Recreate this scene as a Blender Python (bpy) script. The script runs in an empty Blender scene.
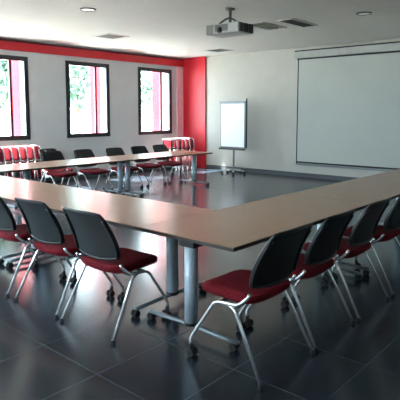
import bpy, bmesh, math, random
from math import sin, cos, pi, radians, tan, atan
from mathutils import Vector, Matrix

# ------------------------------------------------------------------ camera, sky, sun, exposure
S = bpy.context.scene
COL = S.collection
F_PX, HZ, PITCH, XR, H = 510.0, 113.0, radians(6.0), 650.0, 1.60
cam_d = bpy.data.cameras.new('camera')
cam = bpy.data.objects.new('camera', cam_d)
COL.objects.link(cam)
cam_d.sensor_width = 36.0
cam_d.lens = F_PX / 400.0 * 36.0
cam_d.shift_y = (HZ + F_PX * tan(PITCH) - 200.0) / 400.0
cam_d.clip_end = 300
az = atan((XR - 200) * cos(PITCH) / F_PX)            # viewing direction, from +X towards +Y
cam.location = (0, 0, H)
cam.rotation_euler = (pi / 2 - PITCH, 0, az - pi / 2)
S.camera = cam

S.view_settings.view_transform = 'Standard'
S.view_settings.look = 'None'
S.view_settings.gamma = 1.0
S.view_settings.use_curve_mapping = False
S.view_settings.exposure = 1.78

w = bpy.data.worlds.new('overcast_sky')
S.world = w
w.use_nodes = True
bg = w.node_tree.nodes['Background']
bg.inputs['Color'].default_value = (0.69, 0.86, 1.0, 1)
bg.inputs['Strength'].default_value = 10.0

sun_d = bpy.data.lights.new('sun', 'SUN')
sun_d.energy = 36.0
sun_d.angle = radians(1.5)
sun_d.color = (1.0, 0.97, 0.93)
sun = bpy.data.objects.new('sun', sun_d)
COL.objects.link(sun)
sun.rotation_euler = Vector((0.42, -1.0, -1.42)).to_track_quat('-Z', 'Y').to_euler()
sun.location = (3, 16, 9)

# room dimensions (metres): the window wall runs along X at y = YW, the screen wall along Y at x = XB
X0, XB, Y0, YW, ZC = -1.6, 11.24, -2.6, 10.5, 3.2
WIN_Z0, WIN_Z1 = 1.0, 2.84
WINS = [(0.22, 1.52), (2.51, 3.81), (4.84, 6.14), (7.12, 8.42), (9.41, 10.70)]

FILL_WINS = [(3.2, 4.5), (5.5, 6.8), (7.8, 9.1)]       # unseen windows added behind the camera's left shoulder for side light

for k, (a, b) in enumerate(WINS + FILL_WINS):           # portals: daylight through the window openings
    ld = bpy.data.lights.new('window_daylight', 'AREA')
    ld.shape = 'RECTANGLE'
    ld.size, ld.size_y = b - a, WIN_Z1 - WIN_Z0
    ld.cycles.is_portal = True
    lo = bpy.data.objects.new('window_daylight', ld)
    COL.objects.link(lo)
    zc = (WIN_Z0 + WIN_Z1) / 2
    if k < len(WINS):
        lo.location, lo.rotation_euler = ((a + b) / 2, YW + 0.36, zc), (-pi / 2, 0, 0)
    else:
        lo.location, lo.rotation_euler = (X0 - 0.36, (a + b) / 2, zc), (0, -pi / 2, 0)
        ld.size, ld.size_y = ld.size_y, ld.size

# ------------------------------------------------------------------ materials
def lin(c):
    return tuple(((v / 255 + 0.055) / 1.055) ** 2.4 if v > 10 else v / 255 / 12.92 for v in c)

def mat(name, rgb, rough=0.6, metal=0.0, var=0.06, scale=12.0, bump=0.0, bscale=80.0, spec=0.5, coat=0.0):
    m = bpy.data.materials.new(name)
    m.use_nodes = True
    nt = m.node_tree
    p = nt.nodes['Principled BSDF']
    p.inputs['Roughness'].default_value = rough
    p.inputs['Metallic'].default_value = metal
    p.inputs['Specular IOR Level'].default_value = spec
    p.inputs['Coat Weight'].default_value = coat
    tc = nt.nodes.new('ShaderNodeTexCoord')
    n = nt.nodes.new('ShaderNodeTexNoise')
    n.inputs['Scale'].default_value = scale
    n.inputs['Detail'].default_value = 3
    nt.links.new(tc.outputs['Object'], n.inputs['Vector'])
    r = nt.nodes.new('ShaderNodeValToRGB')
    c = lin(rgb)
    r.color_ramp.elements[0].color = (*[max(0, v * (1 - var)) for v in c], 1)
    r.color_ramp.elements[1].color = (*[min(1, v * (1 + var)) for v in c], 1)
    r.color_ramp.elements[0].position = 0.3
    r.color_ramp.elements[1].position = 0.7
    nt.links.new(n.outputs['Fac'], r.inputs['Fac'])
    nt.links.new(r.outputs['Color'], p.inputs['Base Color'])
    if bump:
        n2 = nt.nodes.new('ShaderNodeTexNoise')
        n2.inputs['Scale'].default_value = bscale
        nt.links.new(tc.outputs['Object'], n2.inputs['Vector'])
        b = nt.nodes.new('ShaderNodeBump')
        b.inputs['Strength'].default_value = bump
        b.inputs['Distance'].default_value = 0.01
        nt.links.new(n2.outputs['Fac'], b.inputs['Height'])
        nt.links.new(b.outputs['Normal'], p.inputs['Normal'])
    return m

def floor_material():
    m = bpy.data.materials.new('slate_tiles')
    m.use_nodes = True
    nt = m.node_tree
    p = nt.nodes['Principled BSDF']
    tc = nt.nodes.new('ShaderNodeTexCoord')
    mp = nt.nodes.new('ShaderNodeMapping')
    mp.inputs['Location'].default_value = (-2.43 + 6.0, -1.25 + 6.0, 0)
    nt.links.new(tc.outputs['Object'], mp.inputs['Vector'])
    br = nt.nodes.new('ShaderNodeTexBrick')
    br.offset = 0.0
    br.squash = 1.0
    br.inputs['Scale'].default_value = 1.0
    br.inputs['Brick Width'].default_value = 0.6
    br.inputs['Row Height'].default_value = 0.6
    br.inputs['Mortar Size'].default_value = 0.004
    br.inputs['Mortar Smooth'].default_value = 0.2
    br.inputs['Color1'].default_value = (*lin((36, 43, 52)), 1)
    br.inputs['Color2'].default_value = (*lin((41, 48, 57)), 1)
    br.inputs['Mortar'].default_value = (*lin((68, 75, 84)), 1)
    nt.links.new(mp.outputs['Vector'], br.inputs['Vector'])
    n = nt.nodes.new('ShaderNodeTexNoise')
    n.inputs['Scale'].default_value = 5.0
    n.inputs['Detail'].default_value = 6
    nt.links.new(tc.outputs['Object'], n.inputs['Vector'])
    mx = nt.nodes.new('ShaderNodeMixRGB')
    mx.blend_type = 'MULTIPLY'
    mx.inputs['Fac'].default_value = 0.1
    nt.links.new(br.outputs['Color'], mx.inputs['Color1'])
    nt.links.new(n.outputs['Fac'], mx.inputs['Color2'])
    nt.links.new(mx.outputs['Color'], p.inputs['Base Color'])
    rr = nt.nodes.new('ShaderNodeMapRange')
    rr.inputs['To Min'].default_value = 0.2
    rr.inputs['To Max'].default_value = 0.24
    nt.links.new(n.outputs['Fac'], rr.inputs['Value'])
    nt.links.new(rr.outputs['Result'], p.inputs['Roughness'])
    p.inputs['Specular IOR Level'].default_value = 1.0
    b = nt.nodes.new('ShaderNodeBump')
    b.inputs['Strength'].default_value = 0.25
    b.inputs['Distance'].default_value = 0.003
    b.invert = True
    nt.links.new(br.outputs['Fac'], b.inputs['Height'])
    nt.links.new(b.outputs['Normal'], p.inputs['Normal'])
    return m

def wood_material():
    m = bpy.data.materials.new('beech_laminate')
    m.use_nodes = True
    nt = m.node_tree
    p = nt.nodes['Principled BSDF']
    tc = nt.nodes.new('ShaderNodeTexCoord')
    mp = nt.nodes.new('ShaderNodeMapping')
    mp.inputs['Scale'].default_value = (1.2, 14, 14)
    nt.links.new(tc.outputs['Object'], mp.inputs['Vector'])
    n = nt.nodes.new('ShaderNodeTexNoise')
    n.inputs['Scale'].default_value = 4
    n.inputs['Detail'].default_value = 5
    n.inputs['Distortion'].default_value = 0.6
    nt.links.new(mp.outputs['Vector'], n.inputs['Vector'])
    r = nt.nodes.new('ShaderNodeValToRGB')
    r.color_ramp.elements[0].position = 0.3
    r.color_ramp.elements[1].position = 0.7
    r.color_ramp.elements[0].color = (*lin((148, 108, 78)), 1)
    r.color_ramp.elements[1].color = (*lin((164, 122, 90)), 1)
    nt.links.new(n.outputs['Fac'], r.inputs['Fac'])
    nt.links.new(r.outputs['Color'], p.inputs['Base Color'])
    p.inputs['Roughness'].default_value = 0.28
    p.inputs['Specular IOR Level'].default_value = 0.7
    return m

def glass_material():
    m = bpy.data.materials.new('window_glass')
    m.use_nodes = True
    nt = m.node_tree
    for n in list(nt.nodes):
        nt.nodes.remove(n)
    out = nt.nodes.new('ShaderNodeOutputMaterial')
    mix = nt.nodes.new('ShaderNodeMixShader')
    t = nt.nodes.new('ShaderNodeBsdfTransparent')
    t.inputs['Color'].default_value = (0.93, 0.97, 0.96, 1)
    g = nt.nodes.new('ShaderNodeBsdfGlossy')
    g.inputs['Roughness'].default_value = 0.02
    lw = nt.nodes.new('ShaderNodeLayerWeight')
    lw.inputs['Blend'].default_value = 0.5
    pw = nt.nodes.new('ShaderNodeMath')
    pw.operation = 'POWER'
    pw.inputs[1].default_value = 5.0
    f = nt.nodes.new('ShaderNodeMath')
    f.operation = 'MULTIPLY_ADD'
    f.inputs[1].default_value = 0.8
    f.inputs[2].default_value = 0.03
    nt.links.new(lw.outputs['Facing'], pw.inputs[0])
    nt.links.new(pw.outputs[0], f.inputs[0])
    nt.links.new(f.outputs[0], mix.inputs['Fac'])
    nt.links.new(t.outputs['BSDF'], mix.inputs[1])
    nt.links.new(g.outputs['BSDF'], mix.inputs[2])
    nt.links.new(mix.outputs['Shader'], out.inputs['Surface'])
    return m

def net_material(name, rgb, holes):
    """woven chair net: a fine grid of threads, part of it open"""
    m = mat(name, rgb, rough=0.75, var=0.15, scale=60)
    nt = m.node_tree
    p = nt.nodes['Principled BSDF']
    out = nt.nodes['Material Output']
    t = nt.nodes.new('ShaderNodeBsdfTransparent')
    mix = nt.nodes.new('ShaderNodeMixShader')
    mix.inputs['Fac'].default_value = holes
    nt.links.new(p.outputs['BSDF'], mix.inputs[1])
    nt.links.new(t.outputs['BSDF'], mix.inputs[2])
    nt.links.new(mix.outputs['Shader'], out.inputs['Surface'])
    return m

M = dict(
    floor=floor_material(), wood=wood_material(), glass=glass_material(),
    wall_grey=mat('grey_wall_paint', (198, 199, 200), 0.8, var=0.03, scale=3, bump=0.08, bscale=150),
    wall_cream=mat('cream_wall_paint', (182, 177, 169), 0.8, var=0.03, scale=3, bump=0.08, bscale=150),
    ceiling=mat('ceiling_paint', (204, 199, 192), 0.85, var=0.02, scale=2),
    red_paint=mat('red_paint', (196, 24, 40), 0.5, var=0.05, scale=4),
    red_shadow=mat('maroon_shadow', (92, 14, 22), 0.55),
    fin_paint=mat('matt_red_paint', (198, 44, 52), 0.9, spec=0.03),
    pink_glow=mat('pale_pink_glow', (246, 188, 194), 0.5),
    plinth=mat('grey_plinth', (66, 70, 74), 0.5),
    frame=mat('anthracite_aluminium', (38, 36, 40), 0.4, var=0.05),
    mullion=mat('maroon_mullion', (84, 34, 44), 0.45),
    seat_red=mat('red_fabric', (108, 10, 24), 0.85, var=0.4, scale=90, bump=0.4, bscale=350, spec=0.2),
    back_net=net_material('black_net', (34, 38, 40), 0.12),
    red_net=mat('red_shell', (118, 16, 30), 0.45, var=0.1, scale=40),
    black=mat('black_plastic', (18, 18, 20), 0.45, var=0.1),
    rubber=mat('black_rubber', (14, 14, 15), 0.7, var=0.1),
    chrome=mat('chrome_tube', (232, 232, 234), 0.26, 0.75, var=0.02),
    alu=mat('brushed_aluminium', (186, 200, 212), 0.34, 0.15, var=0.05, scale=30),
    foot=mat('grey_cast_foot', (120, 128, 134), 0.4, 0.6, var=0.05),
    edge=mat('dark_edge_band', (46, 32, 28), 0.5),
    board=mat('white_paper_pad', (250, 251, 252), 0.5, var=0.01),
    board_frame=mat('grey_aluminium_rail', (128, 131, 134), 0.4, 0.4),
    screen=mat('matt_screen_cloth', (178, 179, 172), 0.8, var=0.015, scale=2),
    screen_edge_and_shadow=mat('black_border_and_shadow', (22, 24, 26), 0.7),
    case=mat('white_metal_case', (166, 165, 160), 0.45),
    vent=mat('grey_louvre', (92, 90, 84), 0.5),
    vent_light=mat('olive_diffuser', (150, 146, 122), 0.5),
    projector=mat('light_grey_plastic', (150, 148, 145), 0.45),
    grille=mat('dark_grille', (62, 58, 58), 0.6),
    spot=mat('frosted_white_lens', (235, 235, 232), 0.3),
    ground=mat('pale_concrete', (190, 188, 182), 0.9, var=0.1, scale=1.0),
    leaf=mat('tree_leaves', (108, 132, 112), 0.7, var=0.3, scale=6),
    bark=mat('tree_bark', (92, 76, 62), 0.9, var=0.2, scale=10),
    white_top=mat('white_laminate', (226, 224, 222), 0.4),
)

# ------------------------------------------------------------------ mesh helpers
def link(name, bm, material, parent=None, smooth=False, bevel=0.0):
    me = bpy.data.meshes.new(name)
    bmesh.ops.recalc_face_normals(bm, faces=bm.faces[:])
    bm.to_mesh(me)
    bm.free()
    me.materials.append(material)
    if smooth:
        for p in me.polygons:
            p.use_smooth = True
    o = bpy.data.objects.new(name, me)
    COL.objects.link(o)
    if bevel:
        b = o.modifiers.new('bevel', 'BEVEL')
        b.width = bevel
        b.segments = 2
        b.limit_method = 'ANGLE'
    if parent:
        o.parent = parent
    return o

def box(bm, x0, x1, y0, y1, z0, z1):
    v = [bm.verts.new(p) for p in ((x0, y0, z0), (x1, y0, z0), (x1, y1, z0), (x0, y1, z0),
                                   (x0, y0, z1), (x1, y0, z1), (x1, y1, z1), (x0, y1, z1))]
    for f in ((0, 3, 2, 1), (4, 5, 6, 7), (0, 1, 5, 4), (1, 2, 6, 5), (2, 3, 7, 6), (3, 0, 4, 7)):
        bm.faces.new([v[i] for i in f])

def boxes(*args):
    bm = bmesh.new()
    for a in args:
        box(bm, *a)
    return bm

def round_path(pts, r, n=5):
    """fillet the corners of a polyline"""
    pts = [Vector(p) for p in pts]
    out = [pts[0]]
    for i in range(1, len(pts) - 1):
        a, b, c = pts[i - 1], pts[i], pts[i + 1]
        d1, d2 = (a - b), (c - b)
        k = min(r, d1.length * 0.45, d2.length * 0.45)
        p, q = b + d1.normalized() * k, b + d2.normalized() * k
        for j in range(n + 1):
            t = j / n
            out.append(p * (1 - t) ** 2 + b * 2 * t * (1 - t) + q * t * t)
    out.append(pts[-1])
    return out

def tube(bm, pts, r, seg=10, closed=False, flat=1.0):
    pts = [Vector(p) for p in pts]
    n = len(pts)
    rings = []
    up = None
    for i in range(n):
        if closed:
            t = pts[(i + 1) % n] - pts[i - 1]
        else:
            t = pts[min(i + 1, n - 1)] - pts[max(i - 1, 0)]
        t.normalize()
        if up is None:
            up = Vector((1, 0, 0)) if abs(t.x) < 0.8 else Vector((0, 0, 1))
        a = up - t * up.dot(t)
        a.normalize()
        up = a
        b = t.cross(a)
        rings.append([bm.verts.new(pts[i] + (a * cos(2 * pi * k / seg) + b * sin(2 * pi * k / seg) * flat) * r)
                      for k in range(seg)])
    m = n if closed else n - 1
    for i in range(m):
        A, B = rings[i], rings[(i + 1) % n]
        for k in range(seg):
            bm.faces.new((A[k], A[(k + 1) % seg], B[(k + 1) % seg], B[k]))
    if not closed:
        bm.faces.new(rings[0][::-1])
        bm.faces.new(rings[-1])

def cyl(bm, c, axis, r, half, seg=20, r2=None):
    c = Vector(c)
    a = {'x': Vector((1, 0, 0)), 'y': Vector((0, 1, 0)), 'z': Vector((0, 0, 1))}[axis]
    u = {'x': Vector((0, 1, 0)), 'y': Vector((0, 0, 1)), 'z': Vector((1, 0, 0))}[axis]
    v = a.cross(u)
    r2 = r if r2 is None else r2
    A = [bm.verts.new(c - a * half + (u * cos(2 * pi * k / seg) + v * sin(2 * pi * k / seg)) * r) for k in range(seg)]
    B = [bm.verts.new(c + a * half + (u * cos(2 * pi * k / seg) + v * sin(2 * pi * k / seg)) * r2) for k in range(seg)]
    for k in range(seg):
        bm.faces.new((A[k], A[(k + 1) % seg], B[(k + 1) % seg], B[k]))
    bm.faces.new(A[::-1])
    bm.faces.new(B)

def pad(bm, fn, nu=14, nv=14):
    """closed cushion: fn(u, v, side) -> point; u, v in [-1, 1], side 1 / -1"""
    top = [[bm.verts.new(fn(-1 + 2 * i / nu, -1 + 2 * j / nv, 1)) for j in range(nv + 1)] for i in range(nu + 1)]
    bot = [[bm.verts.new(fn(-1 + 2 * i / nu, -1 + 2 * j / nv, -1)) for j in range(nv + 1)] for i in range(nu + 1)]
    for i in range(nu):
        for j in range(nv):
            bm.faces.new((top[i][j], top[i + 1][j], top[i + 1][j + 1], top[i][j + 1]))
            bm.faces.new((bot[i][j], bot[i][j + 1], bot[i + 1][j + 1], bot[i + 1][j]))
    for i in range(nu):
        bm.faces.new((top[i][0], bot[i][0], bot[i + 1][0], top[i + 1][0]))
        bm.faces.new((top[i][nv], top[i + 1][nv], bot[i + 1][nv], bot[i][nv]))
    for j in range(nv):
        bm.faces.new((top[0][j], top[0][j + 1], bot[0][j + 1], bot[0][j]))
        bm.faces.new((top[nu][j], bot[nu][j], bot[nu][j + 1], top[nu][j + 1]))

def squircle(u, v, k=0.35):
    """square -> rounded square"""
    a, b = abs(u), abs(v)
    return u * (1 - k * 0.5 * v ** 6 * a ** 2), v * (1 - k * 0.5 * u ** 6 * b ** 2)

def empty(name, label, cat, loc=(0, 0, 0), rz=0.0, group=None):
    o = bpy.data.objects.new(name, None)
    COL.objects.link(o)
    o.empty_display_size = 0.1
    o.location = loc
    o.rotation_euler = (0, 0, rz)
    tag(o, label, cat, group)
    return o

def tag(o, label, cat, group=None, kind=None):
    o['label'] = label
    o['category'] = cat
    if group:
        o['group'] = group
    if kind:
        o['kind'] = kind
    return o

def struct(name, bm, material, bevel=0.0, parent=None):
    o = link(name, bm, material, parent, bevel=bevel)
    if parent is None:
        o['kind'] = 'structure'
    return o

def copy_tree(o, parent=None):
    c = o.copy()
    COL.objects.link(c)
    if parent:
        c.parent = parent
    for ch in list(o.children):
        copy_tree(ch, c)
    return c

def place(proto, used, loc, rz, label, group):
    o = proto if not used else copy_tree(proto)
    used.append(1)
    o.location = loc
    o.rotation_euler = (0, 0, rz)
    o['label'] = label
    o['group'] = group
    return o

# ------------------------------------------------------------------ the room
T = 0.35
struct('floor', boxes((X0, XB, Y0, YW, -0.2, 0)), M['floor'])
struct('ceiling', boxes((X0 - T, XB + T, Y0 - T, YW + T, ZC, ZC + 0.25)), M['ceiling'])
struct('wall_back', boxes((XB, XB + T, Y0 - T, YW + T, -0.2, ZC)), M['wall_cream'])
args = [(X0 - T, X0, Y0 - T, YW + T, -0.2, WIN_Z0), (X0 - T, X0, Y0 - T, YW + T, WIN_Z1, ZC)]
edges = [Y0 - T] + [v for wn in FILL_WINS for v in wn] + [YW + T]
for i in range(0, len(edges), 2):
    args.append((X0 - T, X0, edges[i], edges[i + 1], WIN_Z0, WIN_Z1))
struct('wall_front', boxes(*args), M['wall_grey'])
struct('wall_right', boxes((X0, XB, Y0 - T, Y0, -0.2, ZC)), M['wall_grey'])
args = [(X0, XB, YW, YW + T, -0.2, WIN_Z0), (X0, XB, YW, YW + T, WIN_Z1, ZC)]
edges = [X0] + [v for wn in WINS for v in wn] + [XB]
for i in range(0, len(edges), 2):
    args.append((edges[i], edges[i + 1], YW, YW + T, WIN_Z0, WIN_Z1))
struct('wall_left', boxes(*args), M['wall_grey'])
struct('baseboard_back', boxes((XB - 0.015, XB, Y0, 9.6, 0, 0.11)), M['plinth'])
struct('baseboard_left', boxes((X0, XB - 0.06, YW - 0.015, YW, 0, 0.11)), M['plinth'])
# red beam under the ceiling along the window wall, with the shade at its top painted as a dark strip
struct('trim_1', boxes((X0, XB - 0.05, YW - 0.05, YW, 2.95, 3.13)), M['red_paint'])
struct('trim_shadow', boxes((X0, XB - 0.05, YW - 0.035, YW, 3.13, 3.175)), M['red_shadow'])
# red corner pier; the pink glow of light beside it is painted as a strip
struct('trim_3', boxes((XB - 0.05, XB, 9.62, YW, 0, ZC)), M['red_paint'])
struct('trim_glow', boxes((10.93, XB - 0.05, YW - 0.02, YW, 0.0, 2.95)), M['pink_glow'])

for i, (a, b) in enumerate(WINS):
    f = 0.10
    wn = struct('window_%d' % (i + 1), boxes(
        (a, a + f, YW - 0.02, YW + 0.06, WIN_Z0, WIN_Z1), (b - f, b, YW - 0.02, YW + 0.06, WIN_Z0, WIN_Z1),
        (a + f, b - f, YW - 0.02, YW + 0.06, WIN_Z0, WIN_Z0 + f), (a + f, b - f, YW - 0.02, YW + 0.06, WIN_Z1 - f, WIN_Z1)),
        M['frame'])
    mx = a + 0.68 * (b - a)
    link('mullion', boxes((mx - 0.03, mx + 0.03, YW, YW + 0.05, WIN_Z0 + f, WIN_Z1 - f)), M['mullion'], wn)
    link('pane', boxes((a + f, mx - 0.03, YW + 0.02, YW + 0.026, WIN_Z0 + f, WIN_Z1 - f)), M['glass'], wn)
    link('pane', boxes((mx + 0.03, b - f, YW + 0.02, YW + 0.026, WIN_Z0 + f, WIN_Z1 - f)), M['glass'], wn)
    link('outer_fin', boxes((b, b + 0.05, YW + T, YW + T + 0.45, WIN_Z0 - 0.1, WIN_Z1 + 0.1)), M['fin_paint'], wn)

for i, (a, b) in enumerate(FILL_WINS):  # out of view, added to light the room from the side
    f = 0.10
    wn = struct('window_%d' % (len(WINS) + i + 1), boxes(
        (X0 - 0.06, X0 + 0.02, a, a + f, WIN_Z0, WIN_Z1), (X0 - 0.06, X0 + 0.02, b - f, b, WIN_Z0, WIN_Z1),
        (X0 - 0.06, X0 + 0.02, a + f, b - f, WIN_Z0, WIN_Z0 + f), (X0 - 0.06, X0 + 0.02, a + f, b - f, WIN_Z1 - f, WIN_Z1)),
        M['frame'])
    link('pane', boxes((X0 - 0.026, X0 - 0.02, a + f, b - f, WIN_Z0 + f, WIN_Z1 - f)), M['glass'], wn)

# ------------------------------------------------------------------ outside
struct('ground', boxes((-40, 45, YW + T, 60, -0.6, -0.4), (-40, X0 - T, -30, YW + T, -0.6, -0.4)), M['ground'])
rng = random.Random(4)
def tree(x, y, h, r, label):
    e = empty('tree', label, 'tree', (x, y, -0.4), 0, 'trees outside the windows')
    bm = bmesh.new()
    tube(bm, [(0, 0, 0), (0.05, 0.02, h * 0.3), (0.0, 0.05, h * 0.6), (0.08, 0, h * 0.85)], 0.13, 8)
    link('trunk', bm, M['bark'], e, True)
    bm = bmesh.new()
    for k in range(5000):
        d = Vector((rng.gauss(0, 1), rng.gauss(0, 1), rng.gauss(0, 1))).normalized() * r * rng.uniform(0.45, 1.0)
        d *= 1 + 0.25 * sin(3 * d.x) * cos(2.5 * d.z)
        c = Vector((0, 0, h * 0.68)) + Vector((d.x, d.y, d.z * 0.85))
        u = Vector((rng.uniform(-1, 1), rng.uniform(-1, 1), rng.uniform(-1, 1))).normalized()
        v = u.orthogonal().normalized()
        s = rng.uniform(0.1, 0.2)
        bm.faces.new([bm.verts.new(c + u * s), bm.verts.new(c + v * s * 0.6), bm.verts.new(c - u * s), bm.verts.new(c - v * s * 0.6)])
    link('crown', bm, M['leaf'], e)
tree(8.4, 17.6, 5.2, 2.2, 'leafy tree outside, seen through the left window')
tree(15.6, 22.0, 6.0, 2.5, 'leafy tree outside, seen through the middle window')
tree(23.4, 24.0, 6.4, 2.8, 'leafy tree outside, seen through the window beside the red pier')

# ------------------------------------------------------------------ tables
TZ, TT = 0.74, 0.03
def make_table(L=2.14, W=0.9):
    """long side along local X, origin on the floor at the centre"""
    e = empty('conference_table', 'table', 'table')
    link('tabletop', boxes((-L / 2, L / 2, -W / 2, W / 2, TZ - 0.006, TZ)), M['wood'], e)
    link('edge_band', boxes((-L / 2, L / 2, -W / 2, W / 2, TZ - TT, TZ - 0.0062)), M['edge'], e)
    for s in (-1, 1):
        x = s * (L / 2 - 0.09)
        bm = bmesh.new()
        cyl(bm, (x, 0, 0.378), 'z', 0.05, 0.285, 24)
        leg = link('leg', bm, M['alu'], e, True)
        leg.data.polygons[-1].use_smooth = leg.data.polygons[-2].use_smooth = False
        link('bracket', boxes((x - 0.055, x + 0.055, -0.07, 0.07, 0.655, TZ - TT)), M['black'], leg, bevel=0.006)
        bm = bmesh.new()
        cyl(bm, (x, 0, 0.085), 'z', 0.053, 0.012, 24)
        link('collar', bm, M['black'], leg)
        bm = bmesh.new()
        tube(bm, round_path([(x, -0.42, 0.062), (x, -0.2, 0.066), (x, 0, 0.074), (x, 0.2, 0.066), (x, 0.42, 0.062)], 0.1), 0.022, 10, flat=0.75)
        foot = link('foot', bm, M['foot'], e, True)
        for t in (-1, 1):
            bm = bmesh.new()
            for d in (-0.016, 0.016):
                cyl(bm, (x + d, t * 0.405 + 0.012, 0.027), 'x', 0.027, 0.01, 18)
            cyl(bm, (x, t * 0.405 + 0.012, 0.03), 'x', 0.012, 0.008, 10)
            cyl(bm, (x, t * 0.405, 0.05), 'z', 0.011, 0.018, 10)
            link('castor', bm, M['rubber'], foot)
    bm = boxes((-L / 2 + 0.09, L / 2 - 0.09, -0.02, 0.02, 0.665, 0.705))
    link('crossbar', bm, M['foot'], e)
    return e

tb, used = make_table(), []
G_R, G_L, G_F = 'tables of the row running towards the screen wall', 'tables of the row crossing to the window side', 'tables of the far row below the windows'
place(tb, used, (2.55 + 1.07, 2.40, 0), 0, 'wood-topped table at the near corner of the U, its pale column in front', G_R)
place(tb, used, (4.695 + 1.07, 2.40, 0), 0, 'wood-topped table behind the right-hand chairs, second from the near corner', G_R)
place(tb, used, (6.84 + 1.07, 2.40, 0), 0, 'wood-topped table at the right edge, closest to the wall screen', G_R)
place(tb, used, (3.0, 2.853 + 1.07, 0), pi / 2, 'wood-topped table behind the two nearest left-hand chairs, its darker column behind', G_L)
place(tb, used, (3.0, 4.998 + 1.07, 0), pi / 2, 'wood-topped table at the left edge of the picture, glaring with window light', G_L)
place(tb, used, (6.44 + 1.07, 7.62, 0), 0, 'far-row table ending in front of the red corner pier', G_F)
place(tb, used, (4.295 + 1.07, 7.62, 0), 0, 'far-row table in front of the black chairs between the left and middle windows', G_F)
place(tb, used, (2.15 + 1.07, 7.62, 0), 0, 'far-row table cut off by the left edge, before the parked red chairs', G_F)

# ------------------------------------------------------------------ chairs
def make_chair(name):
    e = empty(name, 'chair', 'chair')
    # seat pad with a waterfall front
    def seat_fn(u, v, s):
        a, b = squircle(u, v, 0.3)
        x = a * (0.235 - 0.012 * b)
        y = 0.05 + b * 0.245
        crown = (1 - u ** 4) * (1 - v ** 4)
        z = 0.458 + s * (0.014 + 0.030 * crown ** 0.5) + 0.07 * max(0, -v - 0.5) ** 2 - 0.03 * max(0, v - 0.4) ** 2 + 0.012 * u * u
        return (x, y, z)
    bm = bmesh.new()
    pad(bm, seat_fn)
    link('seat', bm, M['seat_red'], e, True)

    def back_pt(u, v, off=0.0, grow=1.0):
        a, b = squircle(u * grow, v * grow, 0.07)
        h = (b + 1) / 2
        x = a * (0.238 - 0.028 * h * h)
        y = -0.165 - 0.045 * h - 0.11 * h * h - 0.04 * (1 - a * a) + off
        z = 0.545 + 0.365 * h + (0.02 * a * a if b < 0 else -0.006 * a ** 4) * abs(b)
        return (x, y, z)
    bm = bmesh.new()
    pad(bm, lambda u, v, s: back_pt(u, v, 0.004 * s, 0.985), 16, 14)
    back = link('backrest', bm, M['back_net'], e, True)
    ring = [(u / 8, -1) for u in range(-8, 8)] + [(1, v / 8) for v in range(-8, 8)] + \
           [(-u / 8, 1) for u in range(-8, 8)] + [(-1, -v / 8) for v in range(-8, 8)]
    bm = bmesh.new()
    tube(bm, [back_pt(*p) for p in ring], 0.011, 8, closed=True)
    link('back_frame', bm, M['black'], back, True)

    for s in (-1, 1):
        x = s * 0.262
        xi = s * 0.235
        bm = bmesh.new()   # castor stem, sloping front leg, rail along the seat, hook up to the back
        tube(bm, round_path([(x, 0.295, 0.075), (x, 0.295, 0.125), (x, 0.085, 0.425), (x, -0.10, 0.44), (s * 0.255, -0.165, 0.50),
                             (s * 0.251, -0.174, 0.525)], 0.045), 0.0112, 10)
        link('side_frame', bm, M['chrome'], e, True)
        bm = bmesh.new()
        tube(bm, [back_pt(s * 0.99, -1 + 0.25 * k, -0.012) for k in range(8)], 0.013, 8)
        link('upright', bm, M['black'], back, True)
        bm = bmesh.new()
        tube(bm, round_path([(xi + s * 0.012, 0.02, 0.43), (x + s * 0.006, -0.08, 0.41), (x + s * 0.036, -0.295, 0.02)], 0.03), 0.0112, 10)
        leg = link('rear_leg', bm, M['chrome'], e, True)
        bm = bmesh.new()
        cyl(bm, (x + s * 0.036, -0.296, 0.013), 'z', 0.018, 0.013, 14, 0.016)
        link('glide', bm, M['rubber'], leg)
        bm = bmesh.new()
        for d in (-0.017, 0.017):
            cyl(bm, (x + d, 0.280, 0.027), 'x', 0.027, 0.010, 18)
        cyl(bm, (x, 0.280, 0.028), 'x', 0.010, 0.02, 10)
        cyl(bm, (x, 0.292, 0.062), 'z', 0.015, 0.018, 12)
        link('castor', bm, M['rubber'], e)
    bm = bmesh.new()
    tube(bm, [(-0.262, 0.05, 0.428), (0.262, 0.05, 0.428)], 0.011, 8)
    tube(bm, [(-0.262, -0.09, 0.436), (0.262, -0.09, 0.436)], 0.011, 8)
    link('crossbar', bm, M['black'], e, True)
    return e

chair, used = make_chair('meeting_chair'), []
GL, GR, GF = 'chairs along the left table row', 'chairs along the right table row', 'chairs along the far table row'
R = random.Random(2)
FX = -pi / 2          # facing +X
for y, lab in ((3.01, 'black net-back chair with red seat, nearest in the left row'),
               (3.70, 'black net-back chair with red seat, second in the left row'),
               (4.42, 'black net-back chair with red seat cut off by the left edge')):
    place(chair, used, (2.45, y, 0), FX + R.uniform(-0.03, 0.03), lab, GL)
for x, lab in ((2.655, 'black net-back chair with red seat, nearest in the right row, beside the pale column'),
               (3.285, 'black net-back chair with red seat, second in the right row, just behind the nearest'),
               (3.97, 'black net-back chair with red seat, third in the right row'),
               (4.675, 'black net-back chair cut off by the right edge of the picture')):
    place(chair, used, (x, 1.885, 0), R.uniform(-0.02, 0.02), lab, GR)
for x, y, rz, lab in ((5.60, 8.50, pi, 'black-backed chair across the far table, leftmost, with another chair behind it'),
                      (6.28, 8.41, pi, 'black-backed chair across the far table, below the middle window'),
                      (7.02, 8.32, pi, 'black-backed chair across the far table, right of the middle window'),
                      (7.74, 8.34, pi, 'black-backed chair across the far table, below the window beside the red pier'),
                      (8.42, 8.36, pi, 'black-backed chair at the far table end, closest to the red pier'),
                      (5.95, 9.15, pi + 0.1, 'black-backed chair parked behind the leftmost far-row chair')):
    far = place(chair, used, (x, y, 0), rz, lab, GF)
    far.scale.z = 0.93

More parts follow.
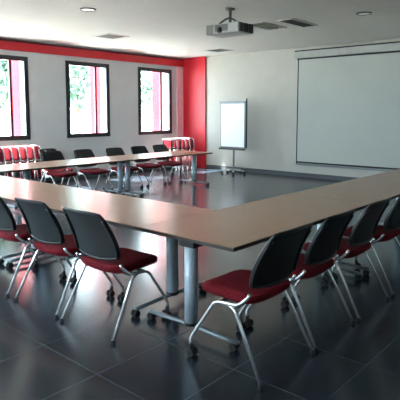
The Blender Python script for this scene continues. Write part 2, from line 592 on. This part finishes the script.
def make_folded_chair():
    """folded flat and stood upright: faces +Y, only a hand's breadth deep"""
    e = empty('folded_chair', 'chair', 'chair')
    def panel(z0, z1, w, y0, lean, thick):
        def fn(u, v, s):
            a, b = squircle(u, v, 0.25)
            h = (b + 1) / 2
            puff = ((1 - u ** 4) * (1 - v ** 4)) ** 0.5
            return (a * w, y0 + lean * h - 0.012 * (1 - a * a) + s * (0.006 + thick * puff), z0 + (z1 - z0) * h)
        return fn
    bm = bmesh.new()
    pad(bm, panel(0.60, 0.905, 0.225, -0.035, -0.02, 0.012))
    link('backrest', bm, M['red_net'], e, True)
    bm = bmesh.new()
    pad(bm, panel(0.17, 0.56, 0.215, 0.022, -0.02, 0.018))
    link('seat', bm, M['seat_red'], e, True)
    bm = bmesh.new()
    tube(bm, round_path([(-0.245, 0.045, 0.02), (-0.245, -0.005, 0.5), (-0.235, -0.055, 0.88), (0.235, -0.055, 0.88),
                         (0.245, -0.005, 0.5), (0.245, 0.045, 0.02)], 0.05), 0.012, 10)
    link('front_frame', bm, M['chrome'], e, True)
    for s in (-1, 1):
        bm = bmesh.new()
        tube(bm, [(s * 0.218, -0.045, 0.02), (s * 0.218, -0.018, 0.575)], 0.0112, 10)
        leg = link('rear_leg', bm, M['chrome'], e, True)
        bm = bmesh.new()
        cyl(bm, (s * 0.218, -0.046, 0.013), 'z', 0.017, 0.013, 14, 0.014)
        link('glide', bm, M['rubber'], leg)
        bm = bmesh.new()
        cyl(bm, (s * 0.245, 0.046, 0.013), 'z', 0.017, 0.013, 14, 0.014)
        link('glide', bm, M['rubber'], e)
    bm = bmesh.new()
    tube(bm, [(-0.218, -0.042, 0.11), (0.218, -0.042, 0.11)], 0.009, 8)
    link('stretcher', bm, M['chrome'], e, True)
    return e
red, used = make_folded_chair(), []
ords = ['first', 'second', 'third', 'fourth', 'fifth', 'sixth', 'seventh']
for i in range(7):
    place(red, used, (6.05 - 0.17 * i, 10.08, 0), FX, 'red folded chair standing below the left window, %s from the right' % ords[i], 'red folded chairs below the left window')
for i in range(5):
    place(red, used, (10.72 - 0.17 * i, 9.85, 0), FX, 'red folded chair standing by the red corner pier, %s from the right' % ords[i], 'red folded chairs by the corner pier')

# small pale-topped stand beside the parked chairs in the corner
e = empty('side_table', 'small white-topped stand with dark legs in front of the red corner pier', 'table', (9.5, 9.3, 0))
link('top', boxes((-0.20, 0.20, -0.18, 0.18, 0.90, 0.935)), M['white_top'], e, bevel=0.005)
for sx in (-1, 1):
    for sy in (-1, 1):
        bm = bmesh.new()
        tube(bm, [(sx * 0.17, sy * 0.14, 0.0), (sx * 0.17, sy * 0.14, 0.90)], 0.018, 8)
        link('leg', bm, M['black'], e, True)
link('shelf', boxes((-0.16, 0.16, -0.13, 0.13, 0.66, 0.70)), M['mullion'], e)

# ------------------------------------------------------------------ flip chart
e = empty('flip_chart', 'white flip chart on a wheeled star base before the back wall', 'flip chart', (10.62, 8.17, 0), -pi / 2 + 0.0)
# local: X = along the board (after turning, +X local -> -Y world), Y = towards the back wall
link('board', boxes((-0.41, 0.41, -0.018, 0.012, 0.66, 1.90)), M['board_frame'], e, bevel=0.004)
link('paper_pad', boxes((-0.375, 0.375, -0.03, -0.019, 0.72, 1.86)), M['board'], e)
link('clamp_rail', boxes((-0.42, 0.42, -0.045, -0.019, 1.845, 1.91)), M['board_frame'], e, bevel=0.006)
link('pen_tray', boxes((-0.40, 0.40, -0.10, -0.019, 0.64, 0.69)), M['grille'], e, bevel=0.005)
bm = bmesh.new()
tube(bm, [(0.45, -0.02, 0.70), (0.45, -0.02, 1.97)], 0.016, 8)
tube(bm, [(0.40, -0.02, 1.90), (0.45, -0.02, 1.90)], 0.012, 8)
tube(bm, [(0.40, -0.02, 0.76), (0.45, -0.02, 0.76)], 0.012, 8)
link('side_arm', bm, M['black'], e, True)
bm = bmesh.new()
tube(bm, [(0, 0.035, 0.10), (0, 0.035, 1.2)], 0.022, 10)
link('post', bm, M['board_frame'], e, True)
for k in range(5):
    a = 2 * pi * k / 5 + 0.3
    bm = bmesh.new()
    tube(bm, [(0, 0.035, 0.115), (0.3 * cos(a), 0.035 + 0.3 * sin(a), 0.085)], 0.017, 8)
    ft = link('foot', bm, M['white_top'], e, True)
    bm = bmesh.new()
    cyl(bm, (0.3 * cos(a), 0.035 + 0.3 * sin(a), 0.034), 'x', 0.034, 0.02, 16)
    cyl(bm, (0.3 * cos(a), 0.035 + 0.3 * sin(a), 0.07), 'z', 0.010, 0.015, 8)
    link('castor', bm, M['rubber'], ft)

# ------------------------------------------------------------------ wall screen
e = empty('projection_screen', 'large pale roll-down projection screen on the back wall', 'projection screen', (XB, 4.9, 0))
SY0, SY1 = -1.72, 1.70
link('housing', boxes((-0.14, -0.0, SY0 - 0.06, SY1 + 0.06, 2.93, 3.09)), M['case'], e, bevel=0.01)
link('upper_shadow_line', boxes((-0.12, -0.0, SY0 - 0.06, SY1 + 0.06, 3.09, 3.12)), M['screen_edge_and_shadow'], e)  # shadow gap above the housing, put in as a black strip
link('lower_shadow_line', boxes((-0.10, -0.03, SY0, SY1, 2.895, 2.93)), M['screen_edge_and_shadow'], e)  # shadow gap below the housing, likewise a black strip
link('cloth', boxes((-0.066, -0.06, SY0 + 0.03, SY1 - 0.03, 0.40, 2.895)), M['screen'], e)
link('border', boxes((-0.067, -0.059, SY0, SY0 + 0.03, 0.34, 2.895), (-0.067, -0.059, SY1 - 0.03, SY1, 0.34, 2.895),
                     (-0.067, -0.059, SY0 + 0.03, SY1 - 0.03, 0.36, 0.40)), M['screen_edge_and_shadow'], e)
bm = boxes((-0.078, -0.048, SY0, SY1, 0.31, 0.345))
link('weight_bar', bm, M['board_frame'], e, bevel=0.006)

# ------------------------------------------------------------------ ceiling things
e = empty('projector', 'grey projector hanging under the ceiling on a black mount', 'projector', (6.37, 4.97, 0))
link('body', boxes((-0.19, 0.19, -0.30, 0.31, 2.80, 2.955)), M['projector'], e, bevel=0.02)
link('end_panel', boxes((-0.198, -0.1, 0.19, 0.318, 2.805, 2.95)), M['vent'], e, bevel=0.008)
for k in range(3):
    link('grille', boxes((-0.17 + 0.125 * k, -0.07 + 0.125 * k, -0.312, -0.295, 2.815, 2.945)), M['grille'], e, bevel=0.004)
bm = bmesh.new()
cyl(bm, (0.20, 0.05, 2.875), 'x', 0.06, 0.04, 24)
link('lens', bm, M['black'], e, True)
bm = bmesh.new()
bmesh.ops.create_uvsphere(bm, u_segments=16, v_segments=10, radius=0.045, matrix=Matrix.Translation((-0.2, 0.05, 2.86)))
link('knob', bm, M['black'], e, True)
link('connector_panel', boxes((-0.197, -0.185, -0.1, 0.14, 2.84, 2.94)), M['vent'], e)
bm = bmesh.new()
tube(bm, [(0, 0.0, 2.955), (0, 0, 3.2)], 0.022, 12)
tube(bm, round_path([(-0.15, 0.1, 2.957), (-0.08, 0.03, 3.03), (0, 0, 3.06)], 0.03), 0.014, 8)
tube(bm, round_path([(0.13, -0.12, 2.957), (0.08, -0.03, 3.03), (0, 0, 3.06)], 0.03), 0.014, 8)
cyl(bm, (0, 0, 3.19), 'z', 0.07, 0.01, 20)
link('ceiling_mount', bm, M['grille'], e, True)

def vent(name, x, y, lx, ly, label, m, n=6):
    e = empty(name, label, 'air vent', (x, y, ZC))
    fr = 0.03
    link('frame', boxes((-lx / 2, lx / 2, -ly / 2, -ly / 2 + fr, -0.014, 0), (-lx / 2, lx / 2, ly / 2 - fr, ly / 2, -0.014, 0),
                        (-lx / 2, -lx / 2 + fr, -ly / 2 + fr, ly / 2 - fr, -0.014, 0), (lx / 2 - fr, lx / 2, -ly / 2 + fr, ly / 2 - fr, -0.014, 0)), M['ceiling'], e)
    link('backing', boxes((-lx / 2 + fr, lx / 2 - fr, -ly / 2 + fr, ly / 2 - fr, -0.003, 0)), M['grille'], e)
    w = (ly - 2 * fr) / n
    link('louvre', boxes(*[(-lx / 2 + fr, lx / 2 - fr, -ly / 2 + fr + w * (k + 0.25), -ly / 2 + fr + w * (k + 0.75), -0.012, -0.003) for k in range(n)]), m, e)
vent('ceiling_vent', 6.95, 8.58, 0.55, 0.55, 'square grey air vent in the ceiling before the windows', M['vent'])
vent('ceiling_vent', 8.15, 4.83, 0.9, 0.32, 'dark oblong air vent in the ceiling right of the projector', M['grille'])
vent('ceiling_vent', 10.3, 8.4, 0.55, 0.55, 'small grey air vent in the ceiling above the flip chart', M['vent'])
vent('ceiling_panel', 8.05, 5.45, 0.8, 0.42, 'olive-tinted flat panel in the ceiling between projector and dark vent', M['vent_light'], 3)

for (x, y, lab) in ((4.95, 6.65, 'round recessed ceiling spot at the upper left, before the windows'),
                    (8.07, 3.57, 'round recessed ceiling spot at the upper right, above the screen')):
    e = empty('ceiling_spot', lab, 'ceiling light', (x, y, ZC), 0, 'recessed ceiling spots')
    bm = bmesh.new()
    tube(bm, [(0.11 * cos(2 * pi * k / 24), 0.11 * sin(2 * pi * k / 24), -0.006) for k in range(24)], 0.014, 8, closed=True)
    link('rim', bm, M['vent'], e, True)
    bm = bmesh.new()
    cyl(bm, (0, 0, -0.006), 'z', 0.10, 0.005, 24)
    link('lens', bm, M['spot'], e)
